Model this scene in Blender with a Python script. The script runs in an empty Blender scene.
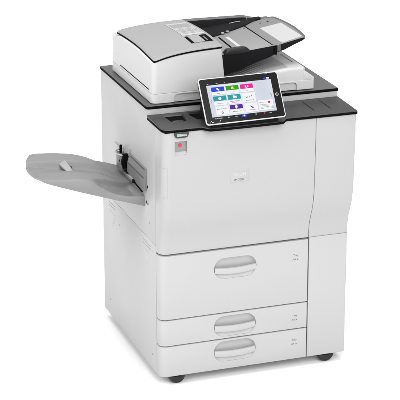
import bpy, bmesh, math, random
from mathutils import Vector, Matrix
S = bpy.context.scene
COL = S.collection
random.seed(4)

# ---------------------------------------------------------------- camera
F_PX, YAW, PITCH = 1852.3, 0.33719761, 0.33859387
CAM = Vector((-1.9553246, -6.0251381, 2.9352135))
cd = bpy.data.cameras.new('camera'); cam = bpy.data.objects.new('camera', cd); COL.objects.link(cam)
cd.sensor_fit = 'HORIZONTAL'; cd.sensor_width = 36; cd.lens = F_PX / 400 * 36
cd.clip_start = 0.1; cd.clip_end = 200
fwd = Vector((math.sin(YAW) * math.cos(PITCH), math.cos(YAW) * math.cos(PITCH), -math.sin(PITCH)))
rgt = Vector((math.cos(YAW), -math.sin(YAW), 0)); upv = rgt.cross(fwd)
cam.matrix_world = Matrix(((rgt.x, upv.x, -fwd.x, CAM.x), (rgt.y, upv.y, -fwd.y, CAM.y), (rgt.z, upv.z, -fwd.z, CAM.z), (0, 0, 0, 1)))
S.camera = cam

# ---------------------------------------------------------------- light: bright white studio
w = bpy.data.worlds.new('World'); S.world = w; w.use_nodes = True
bg = w.node_tree.nodes['Background']; bg.inputs[0].default_value = (1, 1, 1, 1); bg.inputs[1].default_value = 0.65
def area(name, loc, target, size, power, sy=None):
    l = bpy.data.lights.new(name, 'AREA'); o = bpy.data.objects.new(name, l); COL.objects.link(o)
    l.energy = power; l.size = size
    if sy: l.shape = 'RECTANGLE'; l.size_y = sy
    o.location = loc
    o.rotation_euler = (Vector(target) - Vector(loc)).to_track_quat('-Z', 'Y').to_euler()
    return o
area('softbox_overhead', (0.3, 0.9, 5.2), (0.3, 0.6, 0), 4.5, 165)
area('softbox_front', (0.2, -4.9, 3.7), (0.4, 0, 0.3), 3.4, 268, 4.0)
area('softbox_side', (-4.2, -0.6, 4.1), (0, 0.2, 0.2), 2.8, 140, 3.0)
area('softbox_backdrop', (2.5, 4.5, 5.5), (3.0, 12.0, 0), 5.0, 650)
S.view_settings.view_transform = 'Standard'; S.view_settings.look = 'None'
S.view_settings.exposure = 0; S.view_settings.gamma = 1

# ---------------------------------------------------------------- materials
def mat(name, col, rough=0.45, spec=0.5, bump=0.0, bscale=900, var=0.0, metal=0.0, coat=0.0, emit=0.0):
    m = bpy.data.materials.new(name); m.use_nodes = True
    nt = m.node_tree; b = nt.nodes['Principled BSDF']
    b.inputs['Base Color'].default_value = (*col, 1); b.inputs['Roughness'].default_value = rough
    b.inputs['Specular IOR Level'].default_value = spec; b.inputs['Metallic'].default_value = metal
    b.inputs['Coat Weight'].default_value = coat
    tc = nt.nodes.new('ShaderNodeTexCoord')
    if emit:
        b.inputs['Emission Color'].default_value = (*col, 1); b.inputs['Emission Strength'].default_value = emit
    if var:
        n = nt.nodes.new('ShaderNodeTexNoise'); n.inputs['Scale'].default_value = 6; n.inputs['Detail'].default_value = 5
        nt.links.new(tc.outputs['Object'], n.inputs['Vector'])
        r = nt.nodes.new('ShaderNodeMapRange'); r.inputs['To Min'].default_value = rough - var; r.inputs['To Max'].default_value = rough + var
        nt.links.new(n.outputs['Fac'], r.inputs['Value']); nt.links.new(r.outputs[0], b.inputs['Roughness'])
    if bump:
        n = nt.nodes.new('ShaderNodeTexNoise'); n.inputs['Scale'].default_value = bscale; n.inputs['Detail'].default_value = 2
        nt.links.new(tc.outputs['Object'], n.inputs['Vector'])
        bp = nt.nodes.new('ShaderNodeBump'); bp.inputs['Strength'].default_value = bump; bp.inputs['Distance'].default_value = 0.0004
        nt.links.new(n.outputs['Fac'], bp.inputs['Height']); nt.links.new(bp.outputs[0], b.inputs['Normal'])
    return m
WHITE = mat('white_plastic', (0.3945, 0.3945, 0.3945), 0.42, 0.4, 0.12, 1400, 0.06)
WHITE3 = mat('feeder_plastic', (0.4954, 0.4954, 0.4954), 0.42, 0.4, 0.12, 1400, 0.06)
WHITE2 = mat('drawer_plastic', (0.4297, 0.4297, 0.4325), 0.42, 0.4, 0.12, 1400, 0.06)
LIDG = mat('grey_plastic', (0.2743, 0.2743, 0.2743), 0.42, 0.4, 0.15, 1200, 0.05)
TRAYG = mat('tray_plastic', (0.205, 0.205, 0.205), 0.45, 0.4, 0.15, 1200, 0.05)
SLAB = mat('charcoal_plastic', (0.027, 0.027, 0.0285), 0.38, 0.5, 0.25, 1000, 0.06)
TRIM = mat('graphite_plastic', (0.0723, 0.0723, 0.0723), 0.35, 0.5, 0.2, 1000, 0.05)
BLACK = mat('black_plastic', (0.004, 0.004, 0.0045), 0.7, 0.03)
DARK = mat('dark_plastic', (0.009, 0.009, 0.010), 0.6, 0.06, 0.15, 1000)
BLOCK = mat('black_block', (0.006, 0.006, 0.0065), 0.4, 0.35)
JOINT = mat('joint_plastic', (0.017, 0.017, 0.018), 0.5, 0.3)
GAP = mat('gap_shade', (0.03, 0.03, 0.03), 0.8, 0.1)  # dark colour for the shade inside the panel gaps
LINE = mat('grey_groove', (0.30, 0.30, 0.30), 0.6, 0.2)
STICK = mat('pale_sticker', (0.4232, 0.4232, 0.4232), 0.35, 0.4)
STICK2 = mat('sticker_print', (0.26, 0.26, 0.26), 0.4, 0.4)
LABELW = mat('white_tray_label', (0.425, 0.425, 0.425), 0.35, 0.4)
SILVER = mat('silver_panel', (0.23, 0.235, 0.24), 0.3, 0.5, metal=0.3)
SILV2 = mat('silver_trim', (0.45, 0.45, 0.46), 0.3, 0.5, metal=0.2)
RED = mat('red_mark', (0.50, 0.028, 0.032), 0.35)
INK = mat('grey_ink', (0.10, 0.10, 0.11), 0.5)
INK2 = mat('tray_ink', (0.15, 0.15, 0.155), 0.5)
RAMP = mat('shaded_ramp_plastic', (0.31, 0.31, 0.31), 0.42, 0.4, 0.15, 1200, 0.05)  # white ramp made grey: the shading of the hollow put into the colour
EXITG = mat('exit_plastic', (0.165, 0.165, 0.165), 0.45, 0.4, 0.15, 1200, 0.05)
EXTG = mat('extension_plastic', (0.175, 0.175, 0.175), 0.42, 0.4, 0.15, 1200, 0.05)
FENCE = mat('fence_plastic', (0.09, 0.09, 0.09), 0.42, 0.4, 0.15, 1200, 0.05)
FAINT = mat('pale_ink', (0.50, 0.50, 0.50), 0.3)
RUBBER = mat('black_rubber', (0.012, 0.012, 0.012), 0.5, 0.4)
BEZEL = mat('tablet_glass', (0.006, 0.006, 0.0065), 0.16, 0.22)
FRAME = mat('tablet_frame', (0.50, 0.50, 0.50), 0.25, 0.5)
STEEL = mat('zinc_steel', (0.35, 0.36, 0.37), 0.35, 0.5, metal=0.8)
FLOOR = mat('white_backdrop', (0.93, 0.93, 0.93), 0.8, 0.0)
def emat(name, c, s=1.0):
    m = mat(name, (0.004, 0.004, 0.004), 0.3, 0.1)
    b = m.node_tree.nodes['Principled BSDF']
    b.inputs['Emission Color'].default_value = (*c, 1); b.inputs['Emission Strength'].default_value = s
    return m
def srgb(r, g, b):
    f = lambda v: (v / 255 / 12.92) if v < 10 else ((v / 255 + .055) / 1.055) ** 2.4
    return (f(r), f(g), f(b))
def screen_mat():
    m = emat('lit_screen', srgb(222, 227, 240), 0.95); nt = m.node_tree; b = nt.nodes['Principled BSDF']
    tc = nt.nodes.new('ShaderNodeTexCoord'); wv = nt.nodes.new('ShaderNodeTexWave'); wv.inputs['Scale'].default_value = 3.2
    wv.inputs['Distortion'].default_value = 3; wv.inputs['Detail'].default_value = 0
    mp = nt.nodes.new('ShaderNodeMapping'); mp.inputs['Rotation'].default_value = (0.3, 0.5, 0.9)
    nt.links.new(tc.outputs['Object'], mp.inputs['Vector']); nt.links.new(mp.outputs[0], wv.inputs['Vector'])
    cr = nt.nodes.new('ShaderNodeValToRGB'); cr.color_ramp.elements[0].color = (*srgb(214, 219, 233), 1); cr.color_ramp.elements[1].color = (*srgb(234, 238, 246), 1)
    nt.links.new(wv.outputs['Fac'], cr.inputs[0]); nt.links.new(cr.outputs[0], b.inputs['Emission Color'])
    return m
SCREEN = screen_mat()
TILE = emat('tile_white', srgb(242, 243, 248)); TSH = emat('tile_edge', srgb(190, 196, 212))
BLUE = emat('tile_blue', srgb(24, 66, 226)); GREEN = emat('tile_green', srgb(40, 160, 20)); PINK = emat('tile_pink', srgb(236, 20, 150))
TEAL = emat('tile_teal', srgb(22, 158, 168)); PURP = emat('tile_purple', srgb(84, 24, 160)); SRED = emat('screen_red', srgb(220, 30, 40))
SINK = emat('screen_ink', srgb(120, 124, 140)); SCYAN = emat('screen_cyan', srgb(60, 150, 220)); SW = emat('screen_white', srgb(250, 250, 252))
BARW = emat('bar_icon_white', srgb(170, 172, 178)); YEL = emat('screen_yellow', srgb(230, 220, 60))

# ---------------------------------------------------------------- helpers
def finish(bm, name, m, parent=None, sharp=32, smooth=True):
    bmesh.ops.remove_doubles(bm, verts=bm.verts, dist=1e-6)
    bmesh.ops.recalc_face_normals(bm, faces=bm.faces)
    me = bpy.data.meshes.new(name); 
    if smooth:
        for f in bm.faces: f.smooth = True
        for e in bm.edges:
            if len(e.link_faces) != 2 or e.calc_face_angle(0) > math.radians(sharp): e.smooth = False
    bm.to_mesh(me); bm.free()
    me.materials.append(m)
    o = bpy.data.objects.new(name, me); COL.objects.link(o)
    if parent: o.parent = parent
    return o
def bx(bm, x0, x1, y0, y1, z0, z1, r=0.0, seg=2):
    g = bmesh.ops.create_cube(bm, size=1)
    for v in g['verts']:
        v.co = Vector(((x0 + x1) / 2 + v.co.x * (x1 - x0), (y0 + y1) / 2 + v.co.y * (y1 - y0), (z0 + z1) / 2 + v.co.z * (z1 - z0)))
    if r:
        es = list({e for v in g['verts'] for e in v.link_edges})
        bmesh.ops.bevel(bm, geom=es, offset=r, segments=seg, affect='EDGES', profile=0.5, clamp_overlap=True)
def box(name, m, parent, x0, x1, y0, y1, z0, z1, r=0.0015, seg=2):
    bm = bmesh.new(); bx(bm, x0, x1, y0, y1, z0, z1, r, seg); return finish(bm, name, m, parent)
def loft(bm, rings, cap=True, closed=True):
    R = [[bm.verts.new(p) for p in ring] for ring in rings]; n = len(R[0])
    for a, b in zip(R, R[1:]):
        for i in range(n if closed else n - 1):
            j = (i + 1) % n
            try: bm.faces.new((a[i], a[j], b[j], b[i]))
            except ValueError: pass
    if cap:
        bm.faces.new(R[0][::-1]); bm.faces.new(R[-1])
    return R
def rrect(x0, x1, y0, y1, radii, n=6, mid=0):
    """rounded rectangle, corners in the order front-left, front-right, back-right, back-left"""
    pts = []
    for (cx, cy, a0), r in zip(((x0, y0, 180), (x1, y0, 270), (x1, y1, 0), (x0, y1, 90)), radii):
        sx = 1 if cx == x0 else -1; sy = 1 if cy == y0 else -1
        for k in range(n + 1):
            a = math.radians(a0 + 90 * k / n)
            pts.append((cx + sx * r + r * math.cos(a), cy + sy * r + r * math.sin(a)))
    if mid:                                                  # extra points along the straight runs
        out = []
        for i, q in enumerate(pts):
            out.append(q)
            if i % (n + 1) == n:
                e = pts[(i + 1) % len(pts)]
                out += [(q[0] + (e[0] - q[0]) * k / (mid + 1), q[1] + (e[1] - q[1]) * k / (mid + 1)) for k in range(1, mid + 1)]
        pts = out
    return pts
def slab_loft(name, m, parent, x0, x1, y0, y1, z0, z1, radii, edge=0.002, n=6):
    """rounded plan plate with softened top and bottom edges"""
    bm = bmesh.new(); rings = []
    def ring(d, z): return [(x, y, z) for x, y in rrect(x0 + d, x1 - d, y0 + d, y1 - d, [max(r - d, 0.0004) for r in radii], n)]
    e = edge
    for d, z in ((e, z0), (e * .3, z0 + e * .3), (0, z0 + e), (0, z1 - e), (e * .3, z1 - e * .3), (e, z1)): rings.append(ring(d, z))
    loft(bm, rings); return finish(bm, name, m, parent)
def prism(name, m, parent, poly, axis, a, b, r=0.0):
    """extrude a polygon given in the two other axes along axis from a to b"""
    bm = bmesh.new()
    def P(u, v, t): return {'x': (t, u, v), 'y': (u, t, v), 'z': (u, v, t)}[axis]
    loft(bm, [[P(u, v, a) for u, v in poly], [P(u, v, b) for u, v in poly]])
    if r: bmesh.ops.bevel(bm, geom=list(bm.edges), offset=r, segments=2, affect='EDGES', profile=0.5, clamp_overlap=True)
    return finish(bm, name, m, parent)
def tube(bm, pts, r, n=10, cap=True):
    pts = [Vector(p) for p in pts]; rings = []
    for i, p in enumerate(pts):
        t = (pts[min(i + 1, len(pts) - 1)] - pts[max(i - 1, 0)]).normalized()
        a = t.orthogonal().normalized() if i == 0 else (a - t * a.dot(t)).normalized()
        b = t.cross(a)
        rings.append([p + (a * math.cos(2 * math.pi * k / n) + b * math.sin(2 * math.pi * k / n)) * r for k in range(n)])
    loft(bm, rings, cap)
def disc(bm, c, axis, r, h, n=20, r2=None):
    """short cylinder centred at c along axis"""
    ax = Vector(axis).normalized(); a = ax.orthogonal().normalized(); b = ax.cross(a); c = Vector(c)
    rr = [(r * .9, 0), (r, h * .15), (r, h * .85), (r * .9, h)]
    loft(bm, [[c + ax * z + (a * math.cos(2 * math.pi * k / n) + b * math.sin(2 * math.pi * k / n)) * q for k in range(n)] for q, z in rr])
def evalmesh(o):
    bpy.context.view_layer.update()
    dg = bpy.context.evaluated_depsgraph_get()
    return bpy.data.meshes.new_from_object(o.evaluated_get(dg))
def cut(o, cutter):
    md = o.modifiers.new('cut', 'BOOLEAN'); md.operation = 'DIFFERENCE'; md.object = cutter; md.solver = 'EXACT'
    me = evalmesh(o); o.modifiers.clear(); old = o.data; o.data = me; me.name = old.name
    bpy.data.objects.remove(cutter)
    bm = bmesh.new(); bm.from_mesh(me)
    for f in bm.faces: f.smooth = True
    for e in bm.edges: e.smooth = not (len(e.link_faces) != 2 or e.calc_face_angle(0) > math.radians(30))
    bm.to_mesh(me); bm.free()
def text(name, body, m, parent, M, size, depth=0.0002, align='LEFT', sx=1.0):
    c = bpy.data.curves.new(name, 'FONT'); c.body = body; c.size = size; c.extrude = depth; c.align_x = align; c.resolution_u = 3
    t = bpy.data.objects.new(name + '_curve', c); COL.objects.link(t)
    me = evalmesh(t); bpy.data.objects.remove(t)
    me.transform(M @ Matrix.Diagonal((sx, 1, 1, 1))); me.materials.clear(); me.materials.append(m); me.name = name
    o = bpy.data.objects.new(name, me); COL.objects.link(o); o.parent = parent
    return o
def interp(t, tab):
    if t <= tab[0][0]: return tab[0][1]
    for (a, va), (b, vb) in zip(tab, tab[1:]):
        if t <= b: return va + (vb - va) * (t - a) / (b - a)
    return tab[-1][1]
def cubic(u, tab):
    """smooth (Catmull-Rom) curve through a table"""
    n = len(tab)
    if u <= tab[0][0]: return tab[0][1]
    if u >= tab[-1][0]: return tab[-1][1]
    k = max(i for i in range(n - 1) if tab[i][0] <= u)
    def sl(i):
        a, b = max(i - 1, 0), min(i + 1, n - 1); return (tab[b][1] - tab[a][1]) / (tab[b][0] - tab[a][0])
    (x0, y0), (x1, y1) = tab[k], tab[k + 1]; h = x1 - x0; t = (u - x0) / h
    return (2*t**3 - 3*t*t + 1) * y0 + (t**3 - 2*t*t + t) * h * sl(k) + (-2*t**3 + 3*t*t) * y1 + (t**3 - t*t) * h * sl(k + 1)
def smooth(t, a, b):
    t = min(1, max(0, (t - a) / (b - a))); return t * t * (3 - 2 * t)
# front text frame: x right, z up, facing -y at given y
def FT(x, y, z): return Matrix(((1, 0, 0, x), (0, 0, -1, y), (0, 1, 0, z), (0, 0, 0, 1)))

# ---------------------------------------------------------------- setting
bm = bmesh.new()
for v in ((-30, -20, -.041), (30, -20, -.041), (30, 40, -.041), (-30, 40, -.041)): bm.verts.new(v)
bm.faces.new(bm.verts); fl = finish(bm, 'floor', FLOOR); fl['kind'] = 'structure'

# ---------------------------------------------------------------- the machine
root = bpy.data.objects.new('multifunction_printer', None); COL.objects.link(root); root.empty_display_size = 0.2
root['label'] = 'white floor-standing office photocopier with dark top, tilted touchscreen and grey side tray'
root['category'] = 'photocopier'

W, D, ZD = 0.75, 0.73, 0.4835          # width, depth, height of the drawer deck
# --- inner carcass and side covers
body = box('cabinet', WHITE, root, 0.006, W - 0.004, 0.06, D - 0.004, 0.004, 0.969, 0.002)
box('gap_shade_sheet', GAP, body, 0.004, W - 0.005, 0.046, 0.0595, 0.006, 0.966, 0.001)  # dark sheet added behind the front covers as the shade of their gaps
side = prism('side_panel', WHITE, root, [(.0456, .512), (D, .512), (D, 1.0080), (.1365, 1.0080), (.1365, .9700), (.0456, .9700)], 'x', 0.0, 0.0055, 0.0006)
lside = box('lower_side_panel', WHITE2, root, 0.0, 0.0055, 0.0456, D, -.003, 0.5108, 0.0006)
rside = box('side_panel', WHITE, root, W - 0.0055, W, 0.1, D, 0.0, 0.969, 0.0012)
bpnl = box('back_panel', WHITE, root, 0.002, W - 0.002, D - 0.003, D + 0.004, 0.004, 0.984, 0.0015)

# --- bulging front covers
PROF = [(.4870, .0005), (.506, 0.0), (.523, -.0012), (.540, -.0045), (.559, -.0100), (.575, -.0155), (.590, -.0215), (.607, -.0285),
        (.624, -.0340), (.642, -.0385), (.66, -.0415), (.68, -.0438), (.70, -.0452), (.73, -.0466), (.78, -.0480), (.85, -.0496), (.9715, -.0515)]
def cover(name, x0, x1, rl, rr, yb, z0=.4875, z1=.9705):
    bm = bmesh.new(); rings = []
    zs = [z0, z0 + .0008, z0 + .002] + [z for z, _ in PROF if z0 + .004 < z < z1 - .004] + [z1 - .002, z1 - .0008, z1]
    for i, z in enumerate(zs):
        d = (.0018, .0006, 0)[i] if i < 3 else ((0, .0006, .0018)[i - len(zs) + 3] if i >= len(zs) - 3 else 0)
        y = interp(z, PROF)
        rings.append([(px, py, z) for px, py in rrect(x0 + d, x1 - d, y + d, yb, (rl, rr, .001, .001), 8)])
    loft(bm, rings); return finish(bm, name, WHITE, root, sharp=40)
door = cover('front_door', 0.0005, 0.5895, .030, .003, .0455)
rcov = cover('right_front_cover', 0.5905, W, .003, .007, .0985)
# finger grip moulded in the door's left corner
grip = bmesh.new()
rings = []
for z, d in ((.722, .0001), (.724, .0004), (.73, .0007), (.80, .0007), (.829, .0005), (.836, .0001)):
    y = interp(z, PROF)
    rings.append([(0.0005 - d + .004 * 0, y + .0335, z), (0.0005 - d, y + .026, z), (.0045 - d * .9, y + .0125, z), (.010 - d * .7, y + .0068 - d * .7, z), (.0165, y + .0028 - d * .8, z), (.020, y + .004, z), (.012, y + .02, z)])
loft(grip, rings); finish(grip, 'finger_grip', WHITE, door, sharp=50)

# --- drawers
def stadium(cx, cz, hw, hh, y, n=12):
    pts = []; r = hh
    for k in range(n + 1): a = -math.pi / 2 + math.pi * k / n; pts.append((cx + hw - r + r * math.cos(a), y, cz + r * math.sin(a)))
    for k in range(n + 1): a = math.pi / 2 + math.pi * k / n; pts.append((cx - hw + r + r * math.cos(a), y, cz + r * math.sin(a)))
    return pts
def drawer(z0, z1, zh, code):
    o = slab_loft('drawer', WHITE2, root, 0.001, 0.5895, 0.0, 0.045, z0, z1, (.026, .003, .001, .001), .002, 8)
    cx, hw, hh = .2965, .0845, .0415
    c = bmesh.new(); loft(c, [stadium(cx, zh, hw, hh, -.02), stadium(cx, zh, hw, hh, .041)])
    cut(o, finish(c, 'cutter', WHITE2))
    b = bmesh.new(); rr = []
    for k in range(9):                                       # bowl-shaped hand recess
        t = k / 8; s = math.cos(t * math.pi / 2)
        ins = (1 - s) * .026
        rr.append(stadium(cx, zh, hw - ins * .55 + .0004, hh - ins + .0004, .0004 + .0165 * math.sin(t * math.pi / 2)))
    loft(b, rr, cap=False); R = b.verts[-1:]
    b.verts.ensure_lookup_table(); n = len(rr[0]); b.faces.new([b.verts[len(b.verts) - n + i] for i in range(n)])
    finish(b, 'hand_recess', WHITE2, o, sharp=60)
    # rim bead round the recess
    h = bmesh.new(); secs = []
    N = 22
    for i in range(N + 1):                                   # bowed pull bar
        t = i / N * 2 - 1; x = cx + t * (hw - .003)
        yf = -.0015 - .006 * (1 - t * t); zt = zh + .0005 + .004 * t * t; zb = zh - .0225 + .005 * t * t
        secs.append([(x, yf + .001, zb), (x, yf, zb + .002), (x, yf + .0005, zt - .003), (x, yf + .002, zt - .0008), (x, yf + .006, zt), (x, yf + .012, zt - .001), (x, yf + .013, zt - .004), (x, .014, zb + .004), (x, .014, zb - .003), (x, .009, zb - .004)])
    loft(h, secs); finish(h, 'handle', WHITE2, o, sharp=45)
    # lower lip of the recess, sloping out to the front
    l = bmesh.new(); secs = []
    for i in range(N + 1):
        t = i / N * 2 - 1; x = cx + t * (hw - .004)
        q = math.sqrt(max(0.0, 1 - max(0, (abs(x - cx) - (hw - hh)) / hh) ** 2)) * hh
        zl = zh - q + .0004; zt2 = zh - .0215 + .005 * t * t
        if zl > zt2 - .002: zl = zt2 - .002
        secs.append([(x, .001, zl), (x, .0048, zl + (zt2 - zl) * .35), (x, .0068, zl + (zt2 - zl) * .7), (x, .0072, zt2), (x, .02, zt2), (x, .02, zl)])
    loft(l, secs); finish(l, 'recess_lip', WHITE2, o, sharp=50)
    lz = {1: .4225, 2: .1760, 3: .0760}[code]
    text('tray_label', 'Tray', INK2, o, FT(.529, -.0003, lz - .004), .0108)
    text('tray_label', 'A4', INK2, o, FT(.527, -.0003, lz - .021), .0108)
    box('paper_mark', INK2, o, 0.5450, .5492, -.0006, .0004, lz - .0200, lz - .0158, 0)
    return o
drawer(.2275, .4805, .4055, 1)
drawer(.1215, .2235, .1720, 2)
drawer(-.004, .1175, .0690, 3)
slab_loft('lower_front_cover', WHITE2, root, 0.5932, W, 0.0, 0.0985, -.004, .4867, (.003, .007, .001, .001), .002, 8)

# --- charcoal top shelf with the bulge under the touchscreen
bm = bmesh.new()
def shelf_outline(d):
    yF = -.0565
    fr = []
    r = .03
    for k in range(9):
        a = math.radians(180 + 90 * k / 8); fr.append((-.0015 + r + (r - d) * math.cos(a), yF + r + (r - d) * math.sin(a)))
    fr += [(.07, yF + d), (.110, yF + d), (.140, yF + d), (.1475, yF - .0035 + d), (.1555, yF - .016 + d), (.164, yF - .0265 + d), (.176, yF - .0295 + d)]
    fr += [(.24, yF - .031 + d), (.31, yF - .0315 + d), (.38, yF - .031 + d), (.437, yF - .0295 + d), (.449, yF - .0265 + d), (.458, yF - .016 + d), (.466, yF - .0035 + d), (.474, yF + d), (.55, yF + d), (.65, yF + d)]
    r = .008
    for k in range(7):
        a = math.radians(270 + 90 * k / 6); fr.append((W + .0045 - r + (r - d) * math.cos(a), yF + r + (r - d) * math.sin(a)))
    fr += [(W + .0045 - d, .1335), (-.0015 + d, .1335)]
    return fr
def ztop(y): return .9835 + (.004 if y > 0.1 else .004 * smooth(y, -.06, .1))
loft(bm, [[(x, y, .9715) for x, y in shelf_outline(.003)], [(x, y, .9720) for x, y in shelf_outline(.0006)], [(x, y, .9808) for x, y in shelf_outline(.0006)]])
shelf_edge = finish(bm, 'shelf_edge', BLACK, root, sharp=40)
bm = bmesh.new()
loft(bm, [[(x, y, .9750) for x, y in shelf_outline(.004)], [(x, y, .9806) for x, y in shelf_outline(.0038)], [(x, y, .9808) for x, y in shelf_outline(.0004)], [(x, y, .9812) for x, y in shelf_outline(0)],
          [(x, y, ztop(y) - .0017) for x, y in shelf_outline(0)], [(x, y, ztop(y) - .0006) for x, y in shelf_outline(.0012)], [(x, y, ztop(y)) for x, y in shelf_outline(.0035)]])
shelf = finish(bm, 'top_shelf', SLAB, root, sharp=40); shelf_edge.parent = shelf
def pocket(name, pts, depth, floor_shift):
    c = bmesh.new(); lo = [(x + floor_shift[0], y + floor_shift[1]) for x, y in pts]
    mx = sum(p[0] for p in pts) / len(pts); my = sum(p[1] for p in pts) / len(pts)
    sc = lambda P, s: [(mx + (x - mx) * s, my + (y - my) * s) for x, y in P]
    loft(c, [[(x, y, 1.01) for x, y in sc(pts, 1.02)], [(x, y, .987) for x, y in pts], [(x, y, .987 - depth) for x, y in sc(pts, .86)]])
    cut(shelf, finish(c, 'cutter', BLACK))
    b = bmesh.new(); loft(b, [[(x, y, .9876 - depth) for x, y in sc(pts, .855)], [(x, y, .9868 - depth) for x, y in sc(pts, .855)]])
    finish(b, name, DARK, shelf)
pocket('clip_recess', [(.058, .030), (.118, .022), (.128, .112), (.052, .116)], .0105, (0, 0))
pocket('tool_recess', [(.158, .028), (.30, .024), (.30, .118), (.150, .120), (.146, .085)], .0105, (0, 0))
box('recess_step', SLAB, shelf, .066, .108, .036, .050, .9765, .9842, .002)
for x in (.60, .667):                                        # moulded joint lines on the right end of the shelf
    box('joint_line', JOINT, shelf, x, x + .0011, .0 if x > .62 else -.005, .128, .9862, .98775, 0)
box('contact_edge', BLACK, shelf, .008, W - .004, -.05, .12, .9695, .9716, 0)

# --- indicator lamp lip and the silver panel with the red mark
bm = bmesh.new()
prof = [(-.026, .9725), (-.0265, .962), (-.023, .9545), (-.016, .9512), (.016, .9512), (.023, .9545), (.0265, .962), (.026, .9725)]
loft(bm, [[(.0675 + u, -.0495, z) for u, z in prof], [(.0675 + u, -.059, z) for u, z in prof], [(.0675 + u * .94, -.0605, .9625 + (z - .9625) * .9) for u, z in prof]])
lamp = finish(bm, 'status_lamp', SLAB, root)
box('lamp_lens', STEEL, lamp, .048, .087, -.0622, -.0602, .9575, .9668, .0008)
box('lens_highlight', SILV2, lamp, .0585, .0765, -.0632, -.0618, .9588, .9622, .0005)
cutter = bmesh.new(); bx(cutter, .0435, .0905, -.08, -.0415, .8845, .936)
cut(door, finish(cutter, 'cutter', WHITE))
emb = box('emblem_panel', SILVER, root, .0437, .0903, -.0422, -.0408, .8847, .9358, 0)
prism('emblem_sill', SILV2, emb, [(-.0412, .8848), (-.0425, .895), (-.0494, .8862), (-.0494, .8848)], 'x', .0438, .0902)
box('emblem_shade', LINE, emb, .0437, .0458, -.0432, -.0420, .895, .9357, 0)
bm = bmesh.new(); disc(bm, (.066, -.0418, .9190), (0, -1, 0), 0.0074, .0016, 28); finish(bm, 'red_mark', RED, emb)
# nameplate
npl = box('nameplate', WHITE, root, .259, .3295, -.0489, -.0470, .758, .7975, .0004)
text('maker_mark', 'RICOH', FAINT, npl, FT(.2645, -.0490, .7805), .017, .0003)
text('model_mark', 'IM 7000', INK, npl, FT(.272, -.0490, .7625), .0115, .0003)

# --- scanner base
base = slab_loft('scanner_base', WHITE, root, 0.0005, W + .003, .134, D + .002, .9695, 1.0085, (.012, .006, .006, .006), .002)
slab_loft('base_edge', BLACK, base, -.003, W + .006, .1315, D + .004, 1.0085, 1.0187, (.014, .006, .006, .008), .0012)
slab_loft('platen_frame', TRIM, base, -.0025, W + .0035, .134, D + .0015, 1.0180, 1.0196, (.0138, .006, .006, .008), .001)

# --- document feeder
feeder = root                        # its housing, lid and trays are parts of the machine
def lid_z(x, y):
    L = cubic(y, ((.13, 1.1850), (.16, 1.1866), (.20, 1.1890), (.25, 1.1922), (.30, 1.1952), (.36, 1.1968), (.42, 1.1962), (.48, 1.1942), (.54, 1.1912), (.60, 1.1872), (.66, 1.1835)))
    amp = .0368 - .0108 * (y - .15) / .45
    z = L + amp * (1 - math.exp(-max(0, x - .034) / .105)) - .012 * max(0, x - .30)
    if x > .53: z -= 1.0 * (x - .53) ** 2
    return z
# platen cover: the low part that lies on the glass
pl = bmesh.new()
def plan(d): return rrect(.024 + d, .6625 - d, .149 + d, .655 - d, (.020, .006, .008, .010), 7)
loft(pl, [[(x, y, 1.0215) for x, y in plan(.002)], [(x, y, 1.0235) for x, y in plan(0)], [(x, y, 1.0565) for x, y in plan(0)], [(x, y, 1.0575) for x, y in plan(.0012)]])
platen = finish(pl, 'platen_cover', WHITE3, feeder, sharp=40)
c = bmesh.new(); pts = [(.1075, 1.015)]
for k in range(7): a = math.radians(180 - 90 * k / 6); pts.append((.1075 + .020 + .020 * math.cos(a), 1.0330 + .0200 * math.sin(a)))
for k in range(7): a = math.radians(90 - 90 * k / 6); pts.append((.5935 - .016 + .016 * math.cos(a), 1.0370 + .016 * math.sin(a)))
pts.append((.5935, 1.015))
loft(c, [[(x, .10, z) for x, z in pts], [(x, .158, z) for x, z in pts]]); cut(platen, finish(c, 'cutter', WHITE))
slab_loft('platen_gasket', BLACK, feeder, .029, .657, .154, .65, 1.0192, 1.0217, (.016, .005, .005, .005), .0005)
# tall drive housing on the left
hs = bmesh.new(); rr = []
def hplan(d, z=1.06): return rrect(.0245 + d, .3105 - (z - 1.058) * .115 - d, .1495 + d, .652 - d, (.020, .006, .006, .012), 8, 24)
def wall_top(x, y): return lid_z(x, y) - .0112 - .0065 * smooth(y, .56, .60)
for d, z in ((.0015, 1.0578), (0, 1.0595)): rr.append([(x, y, z) for x, y in hplan(d)])
for k in range(1, 9): rr.append([(x, y, 1.0595 + (wall_top(x, y) - .0005 - 1.0595) * k / 9) for x, y in hplan(0, 1.06 + .14 * k / 9)])
rr.append([(x, y, wall_top(x, y) - .0012) for x, y in hplan(0, 1.2)]); rr.append([(x, y, wall_top(x, y)) for x, y in hplan(.0016, 1.2)])
loft(hs, rr); house = finish(hs, 'drive_housing', WHITE3, feeder, sharp=40)
box('side_slot', BLACK, house, .0238, .0262, .1866, .5425, 1.0668, 1.0708, .0004)
bm = bmesh.new(); disc(bm, (.0252, .576, 1.1075), (-1, 0, 0), .0022, .0012, 10); finish(bm, 'side_dimple', LINE, house)
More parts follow.
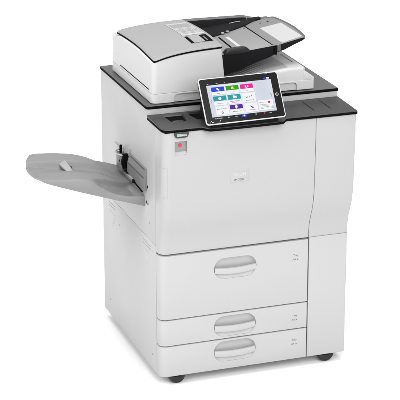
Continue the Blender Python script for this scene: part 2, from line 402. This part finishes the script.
# lid: curved sheet
def sheet(bm, x0, x1, y0, y1, radii, top, bot, N=9, rings=10):
    """closed slab bounded by a rounded plan; top and bottom follow height functions"""
    out = rrect(x0, x1, y0, y1, radii, N, 24); mx, my = (x0 + x1) / 2, (y0 + y1) / 2
    def rg(s, f, dz=0): return [(mx + (x - mx) * s, my + (y - my) * s, f(mx + (x - mx) * s, my + (y - my) * s) + dz) for x, y in out]
    R = []
    for k in range(rings, 0, -1): R.append(rg(.985 * k / rings, top) if k < rings else rg(.992, top))
    R = R[::-1]
    rr = [rg(.04, bot)] + [rg(s, bot) for s in (.3, .6, .9, .99)] + [rg(1, bot, .001)] + [rg(1, top, -.0016)] + [rg(.9975, top, -.0005)] + R[::-1] + [rg(.03, top)]
    loft(bm, rr)
bm = bmesh.new(); sheet(bm, .0335, .2985, .1485, .616, (.012, .010, .006, .012), lambda x, y: lid_z(x, y), lambda x, y: lid_z(x, y) - .0055)
lid = finish(bm, 'feeder_lid', LIDG, feeder, sharp=50)
bm = bmesh.new(); sheet(bm, .0325, .2980, .1478, .617, (.012, .010, .006, .012), lambda x, y: lid_z(x, y) - .0040, lambda x, y: lid_z(x, y) - .0108)
finish(bm, 'lid_gasket', BLACK, lid, sharp=50)
def on_lid(name, m, x0, x1, y0, y1, h, parent, nx=6, ny=8, off=0.0):
    x0 -= .0117; x1 -= .0117; y0 -= .034; y1 -= .034
    bm = bmesh.new(); g = [[bm.verts.new((x0 + (x1 - x0) * i / nx, y0 + (y1 - y0) * j / ny, lid_z(x0 + (x1 - x0) * i / nx, y0 + (y1 - y0) * j / ny) + h)) for j in range(ny + 1)] for i in range(nx + 1)]
    for i in range(nx):
        for j in range(ny): bm.faces.new((g[i][j], g[i + 1][j], g[i + 1][j + 1], g[i][j + 1]))
    r = bmesh.ops.extrude_face_region(bm, geom=list(bm.faces)); 
    for v in [v for v in r['geom'] if isinstance(v, bmesh.types.BMVert)]: v.co.z -= .0016
    return finish(bm, name, m, parent)
on_lid('sticker_border', TRIM, .2115, .3005, .352, .572, .0004, lid)
st = on_lid('guide_sticker', STICK, .2128, .2992, .3535, .5705, .0007, lid)
for k, (a, b) in enumerate(((.375, .384), (.392, .398), (.405, .452), (.462, .468), (.478, .548))):
    on_lid('sticker_print', STICK2, .218, .294, a, b, .0009, lid)
for k in range(9): on_lid('sticker_print', STICK, .222 + .008 * k, .2255 + .008 * k, .41 + .01 * (k % 3), .44 + .003 * (k % 4), .0011, lid, 2, 2)
# latch in the lid
on_lid('latch_well', BLACK, .213, .298, .248, .340, .0005, lid)
on_lid('latch_lever', LIDG, .224, .2665, .252, .338, .0024, lid)
on_lid('latch_detail', STEEL, .278, .283, .268, .318, .0009, lid, 2, 4)
on_lid('latch_rim', LINE, .2125, .2985, .2455, .2490, .0010, lid)

# right body of the feeder with the hollow that receives delivered sheets
def out_z(x, y):
    s = smooth(x, .40, .575)
    low = 1.064 + .024 * smooth(x, .32, .5)
    z = low + (1.108 - low) * s
    return z
rb = bmesh.new(); rr = []
xs = [.317 + (.6205 - .317) * i / 26 for i in range(27)]
for x in xs:
    z = out_z(x, 0)
    rr.append([(x, .1515, 1.0576), (x, .1515, z - .0115), (x, .1528, z - .0015), (x, .1545, z - .0003), (x, .158, z), (x, .30, z), (x, .645, z), (x, .65, z - .003), (x, .65, 1.0576)])
loft(rb, rr); rbody = finish(rb, 'delivery_body', WHITE3, feeder, sharp=50)
# sloping shoulder to the right flange
prism('end_shoulder', WHITE3, rbody, [(.6204, 1.0577), (.6204, 1.0965), (.6225, 1.0965), (.6605, 1.0685), (.6620, 1.0660), (.6620, 1.0577)], 'y', .1505, .652, .0012)
prism('end_block', WHITE3, rbody, [(.6180, 1.0970), (.6180, 1.1078), (.6205, 1.1083), (.6235, 1.1075), (.6245, 1.0970)], 'y', .1512, .651, .0010)
ribs = bmesh.new()
for k in range(24):
    y = .180 + .019 * k
    secs = []
    for i in range(15):
        x = .322 + (.545 - .322) * i / 14; z = out_z(x, 0)
        h = .0013 * (1 - smooth(x, .46, .545)) + .0001
        secs.append([(x, y - .0042, z - .001), (x, y - .0025, z + h), (x, y + .0025, z + h), (x, y + .0042, z - .001)])
    loft(ribs, secs)
finish(ribs, 'delivery_ribs', RAMP, rbody, sharp=50)
bm = bmesh.new()
sh = [(.319 + .246 * i / 30) for i in range(31)]
loft(bm, [[(x, .166 + .004 * smooth(x, .53, .565), out_z(x, 0) - .001), (x, .166 + .004 * smooth(x, .53, .565), out_z(x, 0) + .0006), (x, .640, out_z(x, 0) + .0006), (x, .640, out_z(x, 0) - .001)] for x in sh]); finish(bm, 'delivery_shade', RAMP, rbody, sharp=50)  # thin grey sheet laid on the ramp to carry its shading as colour
box('stop_slot', TRIM, rbody, .6055, .6095, .232, .352, 1.1075, 1.1087, .0002)

# input tray
def tray_z(x): return interp(x, ((.29, 1.1700), (.40, 1.1768), (.515, 1.1880), (.527, 1.1890), (.66, 1.2172)))
it = bmesh.new(); rr = []
for i in range(16):
    x = .296 + (.515 - .296) * i / 15; z = tray_z(x)
    rr.append([(x, .2015, z - .010), (x, .2000, z - .003), (x, .2030, z), (x, .40, z), (x, .55, z), (x, .55, z - .010)])
loft(it, rr); itray = finish(it, 'input_tray', TRAYG, feeder, sharp=50)
# dark front apron that tapers to the right
ap = [(.2985, 1.0850), (.39, 1.1085), (.4439, 1.1300), (.4956, 1.1435), (.530, 1.1575), (.530, 1.1885), (.515, 1.1868), (.40, 1.1755), (.2985, 1.1695)]
prism('tray_apron', DARK, itray, ap, 'y', .1965, .2008, .0006)
und = [(.2985, 1.0850), (.39, 1.1085), (.4439, 1.1300), (.4956, 1.1435), (.530, 1.1575), (.530, 1.176), (.40, 1.165), (.2985, 1.159)]
prism('tray_underside', DARK, itray, und, 'y', .2009, .60)
# extension flap with its label and rim
def ext_plan(d):
    P = [(.5175 + d, .1985 + d), (.56, .1985 + d), (.60, .1985 + d)]
    for k in range(6): a = math.radians(270 + 90 * k / 5); P.append((.634 + (.011 - d) * math.cos(a), .2095 + (.011 - d) * math.sin(a)))
    for x, y in ((.652, .27), (.656, .33), (.655, .40), (.650, .47)): P.append((x - d, y))
    for k in range(6): a = math.radians(5 + 85 * k / 5); P.append((.615 + (.030 - d) * math.cos(a), .505 + (.030 - d) * math.sin(a)))
    P += [(.58, .536 - d), (.5175 + d, .538 - d)]
    return P
ex = bmesh.new()
loft(ex, [[(x, y, tray_z(x) - .0135) for x, y in ext_plan(.003)], [(x, y, tray_z(x) - .0115) for x, y in ext_plan(0)], [(x, y, tray_z(x) - .0018) for x, y in ext_plan(0)], [(x, y, tray_z(x) - .0004) for x, y in ext_plan(.0012)], [(x, y, tray_z(x)) for x, y in ext_plan(.003)]])
ext = finish(ex, 'tray_extension', EXTG, feeder, sharp=50)
eap = [(.5178, tray_z(.5178) - .003), (.62, tray_z(.62) - .0025), (.636, tray_z(.636) - .003), (.641, tray_z(.64) - .008), (.634, 1.1985), (.60, 1.1860), (.56, 1.1690), (.5178, 1.1575)]
prism('extension_apron', DARK, ext, eap, 'y', .1968, .2120, .0006)
prism('apron_catch', TRIM, ext, [(.531, 1.1640), (.545, 1.1680), (.545, 1.1905), (.531, 1.1880)], 'y', .1948, .1972, .0006)
prism('apron_hinge', BLACK, ext, [(.5165, 1.158), (.5275, 1.150), (.5300, 1.160), (.527, 1.1888), (.5165, 1.1885)], 'y', .1945, .1975, .0006)
er = bmesh.new(); rr = []
rp = ext_plan(.0005)[5:-2]; ri = ext_plan(.0085)[5:-2]
for (xa, ya), (xb, yb2) in zip(rp, ri):
    rr.append([(xa + .0012, ya, tray_z(xa) - .012), (xa + .0012, ya, tray_z(xa) + .0008), (xa, ya, tray_z(xa) + .0020), (xb + .002, yb2, tray_z(xb) + .0018), (xb, yb2, tray_z(xb) - .0010)])
loft(er, rr); finish(er, 'extension_rim', FENCE, ext, sharp=50)
bm = bmesh.new()
q = [(.553, .203), (.6355, .209), (.6365, .426), (.553, .437)]
loft(bm, [[(x, y, tray_z(x) - .0006) for x, y in q], [(x, y, tray_z(x) + .0006) for x, y in q]]); finish(bm, 'size_label', LABELW, ext)
for x, y in ((.578, .493), (.605, .486)):
    bm = bmesh.new(); disc(bm, (x, y, tray_z(x) - .0004), (0, 0, 1), .0045, .0012, 12); finish(bm, 'rubber_pad', DARK, ext)
# hinge line, feed slot and paper guide strips
def strip(name, m, xa, xb, w, y0, y1, h, parent):
    bm = bmesh.new()
    loft(bm, [[(xa, y0, tray_z(xa) - .002), (xa, y0, tray_z(xa) + h), (xa + w, y0, tray_z(xa + w) + h), (xa + w, y0, tray_z(xa + w) - .002)],
              [(xb, y1, tray_z(xb) - .002), (xb, y1, tray_z(xb) + h), (xb + w, y1, tray_z(xb + w) + h), (xb + w, y1, tray_z(xb + w) - .002)]])
    return finish(bm, name, m, parent)
strip('hinge_line', BLACK, .514, .517, .0042, .2085, .535, .0006, itray)
strip('feed_slot', BLACK, .370, .378, .0075, .245, .425, .0005, itray)
strip('guide_strip', FRAME, .398, .404, .0120, .205, .412, .0007, itray)
strip('guide_groove', TRAYG, .389, .396, .0055, .215, .42, .0005, itray)
strip('guide_groove', TRIM, .500, .503, .0100, .478, .486, .0006, itray)
# front side guide, a black rounded block, and the black rear guide
sg = bmesh.new(); rr = []
for i in range(13):
    t = i / 12; x = .3215 + .0985 * t; z = tray_z(x); e = 1 - (abs(2 * t - 1) ** 5 if t > .5 else abs(2 * t - 1) ** 14)
    h = .003 + .0145 * e
    rr.append([(x, .1925, z - .004), (x, .1915, z + h * .6), (x, .1945, z + h), (x, .212, z + h), (x, .2185, z + h * .6), (x, .2185, z - .003)])
loft(sg, rr); finish(sg, 'side_guide', BLOCK, feeder, sharp=45)
rg = bmesh.new(); rr = []
path = [(.296, .415), (.322, .425), (.36, .438), (.40, .456), (.43, .468), (.47, .486), (.51, .506), (.55, .5285), (.585, .546), (.60, .5500)]
for i, (x, y) in enumerate(path):
    z = tray_z(x); h = interp(x, ((.32, .004), (.40, .006), (.52, .006), (.60, .002)))
    yb = .594 - .02 * smooth(x, .5, .6)
    rr.append([(x, y, z - .004), (x, y, z + h * .7), (x, y + .003, z + h), (x, yb, z + h), (x, yb, z - .004)])
loft(rg, rr); rguide = finish(rg, 'rear_guide', DARK, feeder, sharp=45)
for x, y in ((.402, .4505), (.425, .4590)):
    box('guide_roller', LIDG, rguide, x, x + .012, y - .002, y + .010, tray_z(x) + .004, tray_z(x) + .0095, .002)
bm = bmesh.new(); tube(bm, [(.475, .565, tray_z(.475) + .006), (.50, .556, tray_z(.5) + .010), (.515, .548, tray_z(.515) + .009)], .0015, 8); finish(bm, 'guide_wire', STEEL, rguide)
bm = bmesh.new(); tube(bm, [(.545, .552, tray_z(.545) + .006), (.551, .575, tray_z(.55) + .011)], .0013, 8); finish(bm, 'guide_wire', STEEL, rguide)
# back fence: a rounded ridge that joins the lid to the extension
bf = bmesh.new(); rr = []
for i in range(22):
    x = .2988 + (.628 - .2988) * i / 21
    yc = .602 - .004 * smooth(x, .3, .5) - .056 * smooth(x, .52, .655) ** 1.3
    zt = lid_z(x, .60) + .0002
    zb = tray_z(x) - .02
    zt = max(zt, tray_z(x) + .001)
    zt = zt * (1 - smooth(x, .54, .625)) + (tray_z(x) - .0012) * smooth(x, .54, .625)
    rr.append([(x, yc - .012, zb), (x, yc - .012, zt - .0115), (x, yc - .010, zt - .0065), (x, yc - .004, zt - .0015), (x, yc + .004, zt), (x, yc + .014, zt - .002), (x, yc + .024, zt - .008), (x, yc + .028, zt - .02), (x, yc + .028, zb)])
loft(bf, rr); fence = finish(bf, 'back_fence', FENCE, feeder, sharp=50)
ff = bmesh.new(); rr = []
for i in range(20):
    x = .2990 + (.60 - .2990) * i / 19
    yc = .602 - .004 * smooth(x, .3, .5) - .056 * smooth(x, .52, .655) ** 1.3
    zt = max(lid_z(x, .60) + .0002, tray_z(x) + .001); zt = zt * (1 - smooth(x, .54, .625)) + (tray_z(x) + .004) * smooth(x, .54, .625)
    rr.append([(x, yc - .0150, tray_z(x) - .01), (x, yc - .0150, zt - .0105), (x, yc - .0105, zt - .0058), (x, yc - .0110, tray_z(x) - .01)])
loft(ff, rr); finish(ff, 'fence_lining', DARK, fence, sharp=50)

# --- touchscreen
TL = math.radians(57)
E1 = Vector((1, 0, .011)).normalized(); E2 = Vector((0, -math.cos(TL), -math.sin(TL))); E2 = (E2 - E1 * E1.dot(E2)).normalized(); EN = E2.cross(E1).normalized()
T0 = Vector((.149, .004, 1.143))
def TM(s, t, h=0): # text/plate frame: right, up (=-E2), normal
    o = T0 + E1 * s + E2 * t + EN * h
    return Matrix(((E1.x, -E2.x, EN.x, o.x), (E1.y, -E2.y, EN.y, o.y), (E1.z, -E2.z, EN.z, o.z), (0, 0, 0, 1)))
def TP(s, t, h): return T0 + E1 * s + E2 * t + EN * h
def plate(name, m, parent, s0, s1, t0, t1, h0, h1, r=.001, n=4):
    bm = bmesh.new(); out = rrect(s0, s1, t0, t1, (r,) * 4, n); e = min(.0008, (h1 - h0) * .3, (s1 - s0) * .1)
    ins = rrect(s0 + e, s1 - e, t0 + e, t1 - e, (max(r - e, .0001),) * 4, n)
    loft(bm, [[TP(s, t, h0) for s, t in out], [TP(s, t, h1 - e) for s, t in out], [TP(s, t, h1) for s, t in ins]])
    return finish(bm, name, m, parent)
tab = plate('touchscreen', FRAME, root, .0, .3045, .0, .1735, -.0045, 0, .011, 8)
plate('tablet_back', DARK, tab, .004, .3005, .004, .1695, -.024, -.0043, .01, 6)
plate('glass_bezel', BEZEL, tab, 0.0032, .3013, .0032, .1700, -.0005, .0006, .0085, 8)
scr = tab; plate('display', SCREEN, tab, .0268, .2738, .0275, .1462, .0002, .0010, .0006, 3)
def tile(name, s0, s1, t0, t1, head=None, hh=.0170):
    plate(name + '_shadow', TSH, scr, s0 + .0004, s1 + .0009, t0 + .001, t1 + .0012, .0006, .0012, .0014, 3)
    plate(name, TILE, scr, s0, s1, t0, t1, .0008, .0014, .0014, 3)
    if head: plate(name + '_banner', head, scr, s0, s1, t0, t0 + hh, .0010, .0016, .0012, 3)
def strokes(s0, s1, t, m=SINK, th=.0022, gap=.3, h=.0016, seed=0):
    rnd = random.Random(seed + int(s0 * 1e4)); x = s0; bm = bmesh.new()
    while x < s1 - .001:
        w_ = min(rnd.uniform(.0015, .004), s1 - x); hh = th * rnd.choice((.7, 1, 1))
        bxs = [TP(x, t, h), TP(x + w_, t, h), TP(x + w_, t - hh, h), TP(x, t - hh, h)]
        bm.faces.new([bm.verts.new(p) for p in bxs]); x += w_ + .0008
    r = bmesh.ops.extrude_face_region(bm, geom=list(bm.faces))
    for v in [v for v in r['geom'] if isinstance(v, bmesh.types.BMVert)]: v.co -= EN * .0004
    finish(bm, 'caption_strokes', m, scr)
def icon(poly, m=SW, h=.0018):
    bm = bmesh.new(); loft(bm, [[TP(s, t, h - .0005) for s, t in poly], [TP(s, t, h) for s, t in poly]]); finish(bm, 'icon', m, scr)
def circ(s, t, r, m, h=.0018, r2=None, n=18):
    icon([(s + r * math.cos(2 * math.pi * k / n), t + r * math.sin(2 * math.pi * k / n)) for k in range(n)], m, h)
colx = ((.0425, .0915), (.0980, .1465), (.1525, .2015))
for (a, b), m in zip(colx, (BLUE, GREEN, PINK)): tile('tile', a, b, .0360, .0655, m)
for k, (a, b) in enumerate(((.0435, .0925), (.0985, .1475))): tile('tile', a, b, .0700, .1045, TEAL, .0185)
tile('tile', .1550, .2035, .0700, .1045)
tile('tile', .0450, .0940, .1085, .1415)
tile('tile', .0990, .1480, .1085, .1415, PURP, .0160)
tile('tile', .1560, .2045, .1085, .1415)
tile('notice', .2090, .2655, .1025, .1400)
strokes(.062, .072, .0618); strokes(.117, .128, .0618); strokes(.174, .180, .0610)
strokes(.052, .085, .0985, SRED, .0016); strokes(.105, .141, .0958); strokes(.112, .136, .1005)
strokes(.163, .197, .0985); strokes(.050, .086, .1195, SINK, .0024); strokes(.108, .140, .1345); strokes(.168, .196, .1345)
strokes(.214, .222, .1120, INK and SINK); strokes(.225, .242, .1120, SINK, .0014)
for k in range(4): strokes(.214, .248 - .006 * (k % 2), .1205 + .0045 * k, SINK, .0016, seed=k)
# tile icons
icon([(.062, .040), (.066, .039), (.073, .047), (.072, .050), (.067, .049)]); icon([(.063, .041), (.068, .041), (.068, .047), (.063, .047)])
icon([(.118, .042), (.121, .040), (.124, .044), (.130, .045), (.130, .049), (.117, .049)], YEL); circ(.1235, .0425, .0022, SW, .0019)
icon([(.170, .042), (.184, .041), (.184, .047), (.177, .050), (.170, .048)]); circ(.177, .0440, .0028, PINK, .0020)
icon([(.062, .076), (.073, .075), (.074, .083), (.068, .085), (.062, .082)]); icon([(.118, .074), (.125, .074), (.125, .084), (.118, .084)]); icon([(.127, .076), (.132, .075), (.132, .085), (.127, .084)])
for s in (.166, .172, .179, .187): icon([(s, .086 - (s - .166) * .3), (s + .0035, .0845 - (s - .166) * .3), (s + .0035, .088 - (s - .166) * .3), (s, .089 - (s - .166) * .3)], SINK)
circ(.0685, .1325, .0042, SINK); circ(.0685, .1325, .0018, TILE, .0021)
circ(.1235, .1160, .0052, SW); icon([(.1218, .1185), (.1252, .1185), (.1248, .1235), (.1222, .1235)])
icon([(.176, .118), (.183, .120), (.186, .126), (.178, .124)], BLUE); icon([(.182, .124), (.188, .123), (.188, .128), (.183, .128)], SRED)
circ(.2500, .1118, .0044, SRED)
circ(.2608, .1325, .0052, SINK); circ(.2608, .1325, .0034, SCREEN, .0021); circ(.2608, .1325, .0014, SINK, .0023)
def chevron(s, t, d):
    w_ = .003 * d
    icon([(s - w_, t - .006), (s - w_ + .0012 * d, t - .0064), (s + w_, t), (s - w_ + .0012 * d, t + .0064), (s - w_, t + .006), (s + w_ - .0016 * d, t)], SINK)
chevron(.2640, .0875, 1); chevron(.0345, .0880, -1)
plate('status_badge', BLUE, tab, .2455, .2565, .0195, .0245, .0004, .0011, .0005, 2); plate('status_badge', SW, tab, .2585, .2680, .0195, .0245, .0004, .0011, .0005, 2)
plate('status_lamp_strip', SCYAN, tab, .2550, .2650, .0045, .0076, .0004, .0011, .0005, 2)
hb = bmesh.new(); disc(hb, TP(.2862, .0862, .0003), EN, .0062, .0008, 24); hbt = finish(hb, 'home_button', LIDG, tab)
hb = bmesh.new(); disc(hb, TP(.2862, .0862, .0006), EN, .0046, .0008, 24); finish(hb, 'button_face', BEZEL, tab)
hb = bmesh.new(); disc(hb, TP(.2862, .0862, .0010), EN, .0022, .0007, 16); finish(hb, 'button_dot', LIDG, tab)
plate('home_key', BLUE, tab, .1385, .1560, .1470, .1565, .0004, .0011, .0008, 2)
def tmark(poly, m, nm='bar_icon', h=.0014):
    bm = bmesh.new(); loft(bm, [[TP(s, t, h - .0006) for s, t in poly], [TP(s, t, h) for s, t in poly]]); finish(bm, nm, m, tab)
tmark([(.1473, .1485), (.1515, .1520), (.1500, .1520), (.1500, .1550), (.1446, .1550), (.1446, .1520), (.1431, .1520)], SW)
def mark(s, t, w_, h, m=BARW): tmark([(s, t), (s + w_, t), (s + w_, t + h), (s, t + h)], m)
for s in (.036, .043, .051, .058): mark(s, .1508, .0055, .003)
mark(.084, .1500, .006, .0045); mark(.1130, .1495, .004, .004); mark(.1175, .1515, .003, .004); mark(.190, .1495, .004, .0045)
tmark([(.2215, .1490), (.2265, .1490), (.2265, .1555), (.2215, .1555)], SRED)
mark(.2440, .1500, .009, .003)
for s, t in ((.0140, .1640), (.0215, .1632), (.0265, .1630), (.0195, .1590), (.0530, .1605), (.0500, .1645)): mark(s, t, .0026, .0022, SW)
for s, w_ in ((.030, .006), (.064, .005), (.071, .003), (.095, .004)): mark(s, .0215, w_, .0022)
# mount under the tablet
prism('tablet_mount', DARK, tab, [(-.080, .9850), (.0, .9865), (.055, .9865), (.045, 1.05), (.0, 1.105), (-.078, .992)], 'x', .175, .43, .002)

# --- output tray on the left side
def zb_front(u): return .6247 + .285 * u + .11 * u * u
ZTF = ((0, .6640), (.06, .6680), (.115, .6830), (.165, .7130), (.20, .7390), (.24, .7490), (.30, .7530), (.346, .7560), (.42, .7620))
DECK = ((0, .672), (.05, .684), (.1, .705), (.15, .7285), (.19, .7405), (.24, .7490), (.30, .7530), (.346, .7558), (.42, .7615))
def tray_back(u): return .685 + .40 * u - .53 * u * u
def tray_top(u, y):
    yf = cubic(u, ((0, .17), (.14, .183), (.32, .196), (.42, .206)))
    b = tray_back(u); deckf = cubic(u, DECK)
    deck = deckf + (b - .019 - deckf) * min(1, max(0, (y - .2) / .3))
    deck -= .007 * smooth(y, .29, .372) * smooth(u, .1, .2)                 # trough along the step
    st = smooth(y, .370, .385) * smooth(u, .03, .20)
    deck += .031 * st                                                      # raised rear ledge
    yc = .202 + .118 * (1 - min(1, u / .2)) ** .85                         # crease of the paper hollow
    k = smooth(yc - y, -.002, .005) * (1 - smooth(u, .185, .205))
    z = deck - k * (.019 + .020 * smooth(yc - y, 0, .07)) * (1 - smooth(u, .15, .2)) * smooth(u, -.01, .04)
    zp = zb_front(u); z = max(z, zp + (b - .016 - zp) * max(0, (y - yf) / .32) + .007)
    if u < .26:
        rim = (1 - smooth(y - yf, .003, .022)) * (1 - smooth(u, .22, .26))
        z = z * (1 - rim) + cubic(u, ZTF) * rim
    return z
ot = bmesh.new()
NU, NY = 190, 190; top = []; botm = []
def tray_point(q, t):
    uf, ub = -.004 + .412 * q, -.004 + .362 * q
    yf = interp(uf, ((0, .17), (.14, .183), (.32, .195))) + .040 * max(0, min(1, (uf - .305) / .103)) ** 3.4
    yb = interp(ub, ((0, .512), (.12, .508), (.25, .508), (.30, .505))) - .014 * max(0, min(1, (ub - .296) / .062)) ** 3.0
    u = uf * (1 - t) + ub * t + .019 * q ** 5 * 4 * t * (1 - t)
    return u, yf * (1 - t) + yb * t, yf, yb
for i in range(NU + 1):
    q = i / NU
    rt, rb_ = [], []
    for j in range(NY + 1):
        t = j / NY; u, y, yf, yb = tray_point(q, t); uu = max(0, u); z = tray_top(uu, y)
        edge = min(t, 1 - t) * (yb - yf)
        z -= max(.004 * max(0, 1 - edge / .005) ** 2, .003 * max(0, 1 - (1 - q) * .4 / .006) ** 2)
        zp = zb_front(uu) + .006 * smooth(uu, .37, .41)
        zb = zp + (tray_back(uu) - .016 - zp) * t; zb = min(zb, z - .0015)
        rt.append(ot.verts.new((-u, y, z))); rb_.append(ot.verts.new((-u, y, zb)))
    top.append(rt); botm.append(rb_)
for i in range(NU):
    for j in range(NY):
        ot.faces.new((top[i][j], top[i + 1][j], top[i + 1][j + 1], top[i][j + 1]))
        ot.faces.new((botm[i][j], botm[i][j + 1], botm[i + 1][j + 1], botm[i + 1][j]))
    ot.faces.new((top[i][0], botm[i][0], botm[i + 1][0], top[i + 1][0])); ot.faces.new((top[i][NY], top[i + 1][NY], botm[i + 1][NY], botm[i][NY]))
for j in range(NY):
    ot.faces.new((top[0][j], top[0][j + 1], botm[0][j + 1], botm[0][j])); ot.faces.new((top[-1][j], botm[-1][j], botm[-1][j + 1], top[-1][j + 1]))
otray = finish(ot, 'output_tray', TRAYG, root, sharp=55)
# raised paper guide on the tray and the slot behind it
pg = bmesh.new()
quad = [(-.258, .318), (-.232, .324), (-.246, .385), (-.272, .378)]
loft(pg, [[(x, y, tray_top(-x, y) - .004) for x, y in quad], [(x * .995 - .0005, y, tray_top(-x, y) + (.003 if y < .35 else .004)) for x, y in quad]])
bmesh.ops.bevel(pg, geom=list(pg.edges), offset=.0018, segments=2, affect='EDGES', profile=.5)
finish(pg, 'paper_guide', LIDG, otray)
def ribbon(name, m, pts, w_, h, parent, n=16):
    bm = bmesh.new(); rr = []
    for i in range(n + 1):
        t = i / n * (len(pts) - 1); k = min(int(t), len(pts) - 2); f = t - k
        u = pts[k][0] + (pts[k + 1][0] - pts[k][0]) * f; y = pts[k][1] + (pts[k + 1][1] - pts[k][1]) * f
        rr.append([(-u, y - w_, tray_top(u, y - w_) - .002), (-u, y - w_, tray_top(u, y - w_) + h), (-u, y + w_, tray_top(u, y + w_) + h), (-u, y + w_, tray_top(u, y + w_) - .002)])
    loft(bm, rr); return finish(bm, name, m, parent)
ribbon('tray_slot', SLAB, [(.233, .372), (.222, .372)], .004, .0006, otray, 4)
ribbon('tray_slot', TRIM, [(.12, .345), (.095, .335), (.07, .322)], .0016, .0005, otray)

# --- paper exit housing on the left side
ex_ = root
bm = bmesh.new()
prof = [(.0004, .6960), (-.010, .6935), (-.0125, .6955), (-.0125, .7435), (-.0115, .7455), (-.005, .7720), (-.004, .7735), (.0004, .7790)]
loft(bm, [[(x * q, y + (z - .735) * -.05, z) for x, z in prof] for y, q in ((.1405, .3), (.1425, .9), (.146, 1), (.33, 1), (.349, 1))])
rail = finish(bm, 'exit_cover', EXITG, ex_, sharp=25)
box('cover_line', SLAB, rail, -.0132, -.0115, .146, .345, .7425, .7450, 0)
box('cover_line', SLAB, rail, -.0062, -.0045, .155, .330, .7705, .7728, 0)
bm = bmesh.new(); tube(bm, [(-.014, .160, .6870), (-.014, .25, .6915), (-.014, .375, .7045)], .0028, 8); finish(bm, 'hinge_rod', BLACK, ex_)
for y in (.262, .362): box('hinge_knuckle', DARK, ex_, -.020, -.008, y - .008, y + .008, .688 + (y - .26) * .12, .701 + (y - .26) * .12, .002)
box('hinge_tab', LIDG, ex_, -.0190, -.0100, .275, .335, .693, .7015, .002)
bm = bmesh.new(); bx(bm, -.020, .001, .366, .392, .705, .765, .003); bx(bm, -.026, -.004, .372, .386, .722, .745, .003); bx(bm, -.016, .001, .352, .372, .735, .757, .003)
finish(bm, 'exit_actuator', BLACK, ex_)
br = box('exit_bracket', EXITG, ex_, -.022, .001, .394, .462, .690, .753, .003)
bm = bmesh.new(); disc(bm, (-.0215, .420, .728), (-1, 0, 0), .0045, .0022, 12); finish(bm, 'bracket_hole', BLACK, br)
bm = bmesh.new(); pts = [(0.002, .475, .757)] + [(-.034 * math.sin(a), .425 + .045 * math.cos(a), .7575) for a in [math.pi * k / 12 for k in range(1, 12)]] + [(.002, .375, .758)]
tube(bm, pts, .0032, 8); finish(bm, 'exit_loop', STICK, ex_)
bm = bmesh.new(); disc(bm, (-.012, .432, .752), (0, 0, 1), .0055, .034, 12); finish(bm, 'exit_pin', BLACK, ex_)
bm = bmesh.new(); tube(bm, [(-.004, .455, .760), (-.004, .545, .762)], .0025, 8); finish(bm, 'exit_arm', STICK, ex_)
bm = bmesh.new(); tube(bm, [(-.004, .352, .765), (-.004, .348, .795)], .0022, 8); finish(bm, 'exit_arm', STICK, ex_)

# --- small things on the left side
def dot(name, y, z, r, m, parent, h=.0012):
    bm = bmesh.new(); disc(bm, (.0006, y, z), (-1, 0, 0), r, h, 12); return finish(bm, name, m, parent)
for y, z in ((.651, .0635), (.096, .055), (.508, .4325), (.088, .4726)): dot('screw', y, z, .0034, LINE, lside)
for y, z in ((.1185, .575),): dot('screw', y, z, .0032, LINE, side)
for y, z, r in ((.137, .7102, .006), (.134, .645, .0055), (.1535, .6465, .006), (.487, .748, .005), (.522, .705, .006)): dot('pin_hole', y, z, r, DARK, side)
def slots(y0, y1, zt):
    for row in range(2):
        n = 4; 
        for k in range(n):
            a = y0 + (y1 - y0) * k / n; b = a + (y1 - y0) / n * .72
            box('vent_slot', LINE, lside, -.0006, .001, a, b, zt - .013 * row - .0012, zt - .013 * row + .0012, 0)
slots(.565, .650, .488); slots(.105, .205, .486)
for y in (.603, .155):
    tri = [(y - .045, .452), (y + .040, .455), (y - .002, .392)]
    bm = bmesh.new(); loft(bm, [[(.0006, a, z) for a, z in tri], [(-.0010, y + (a - y) * .93, .435 + (z - .435) * .93) for a, z in tri]]); finish(bm, 'moulded_arrow', WHITE2, lside)

# --- casters
def caster(x, y):
    bm = bmesh.new(); r = .033
    rr = [(r * .55, -.017), (r * .9, -.0165), (r * .985, -.012), (r, -.005), (r, .005), (r * .985, .012), (r * .9, .0165), (r * .55, .017)]
    loft(bm, [[(q * math.cos(2 * math.pi * k / 32), w_, r + q * math.sin(2 * math.pi * k / 32)) for k in range(32)] for q, w_ in rr]); o = finish(bm, 'caster_wheel', RUBBER, root); o.location = (x, y, -.041)
    prism('fork', DARK, o, [(-.0225, .030), (-.0185, .030), (-.0185, .0685), (.0185, .0685), (.0185, .030), (.0225, .030), (.0225, .072), (-.0225, .072)], 'x', -.012, .012)
for x, y in ((.0715, .028), (.6790, .028), (.0785, .66), (.692, .66)): caster(x, y)
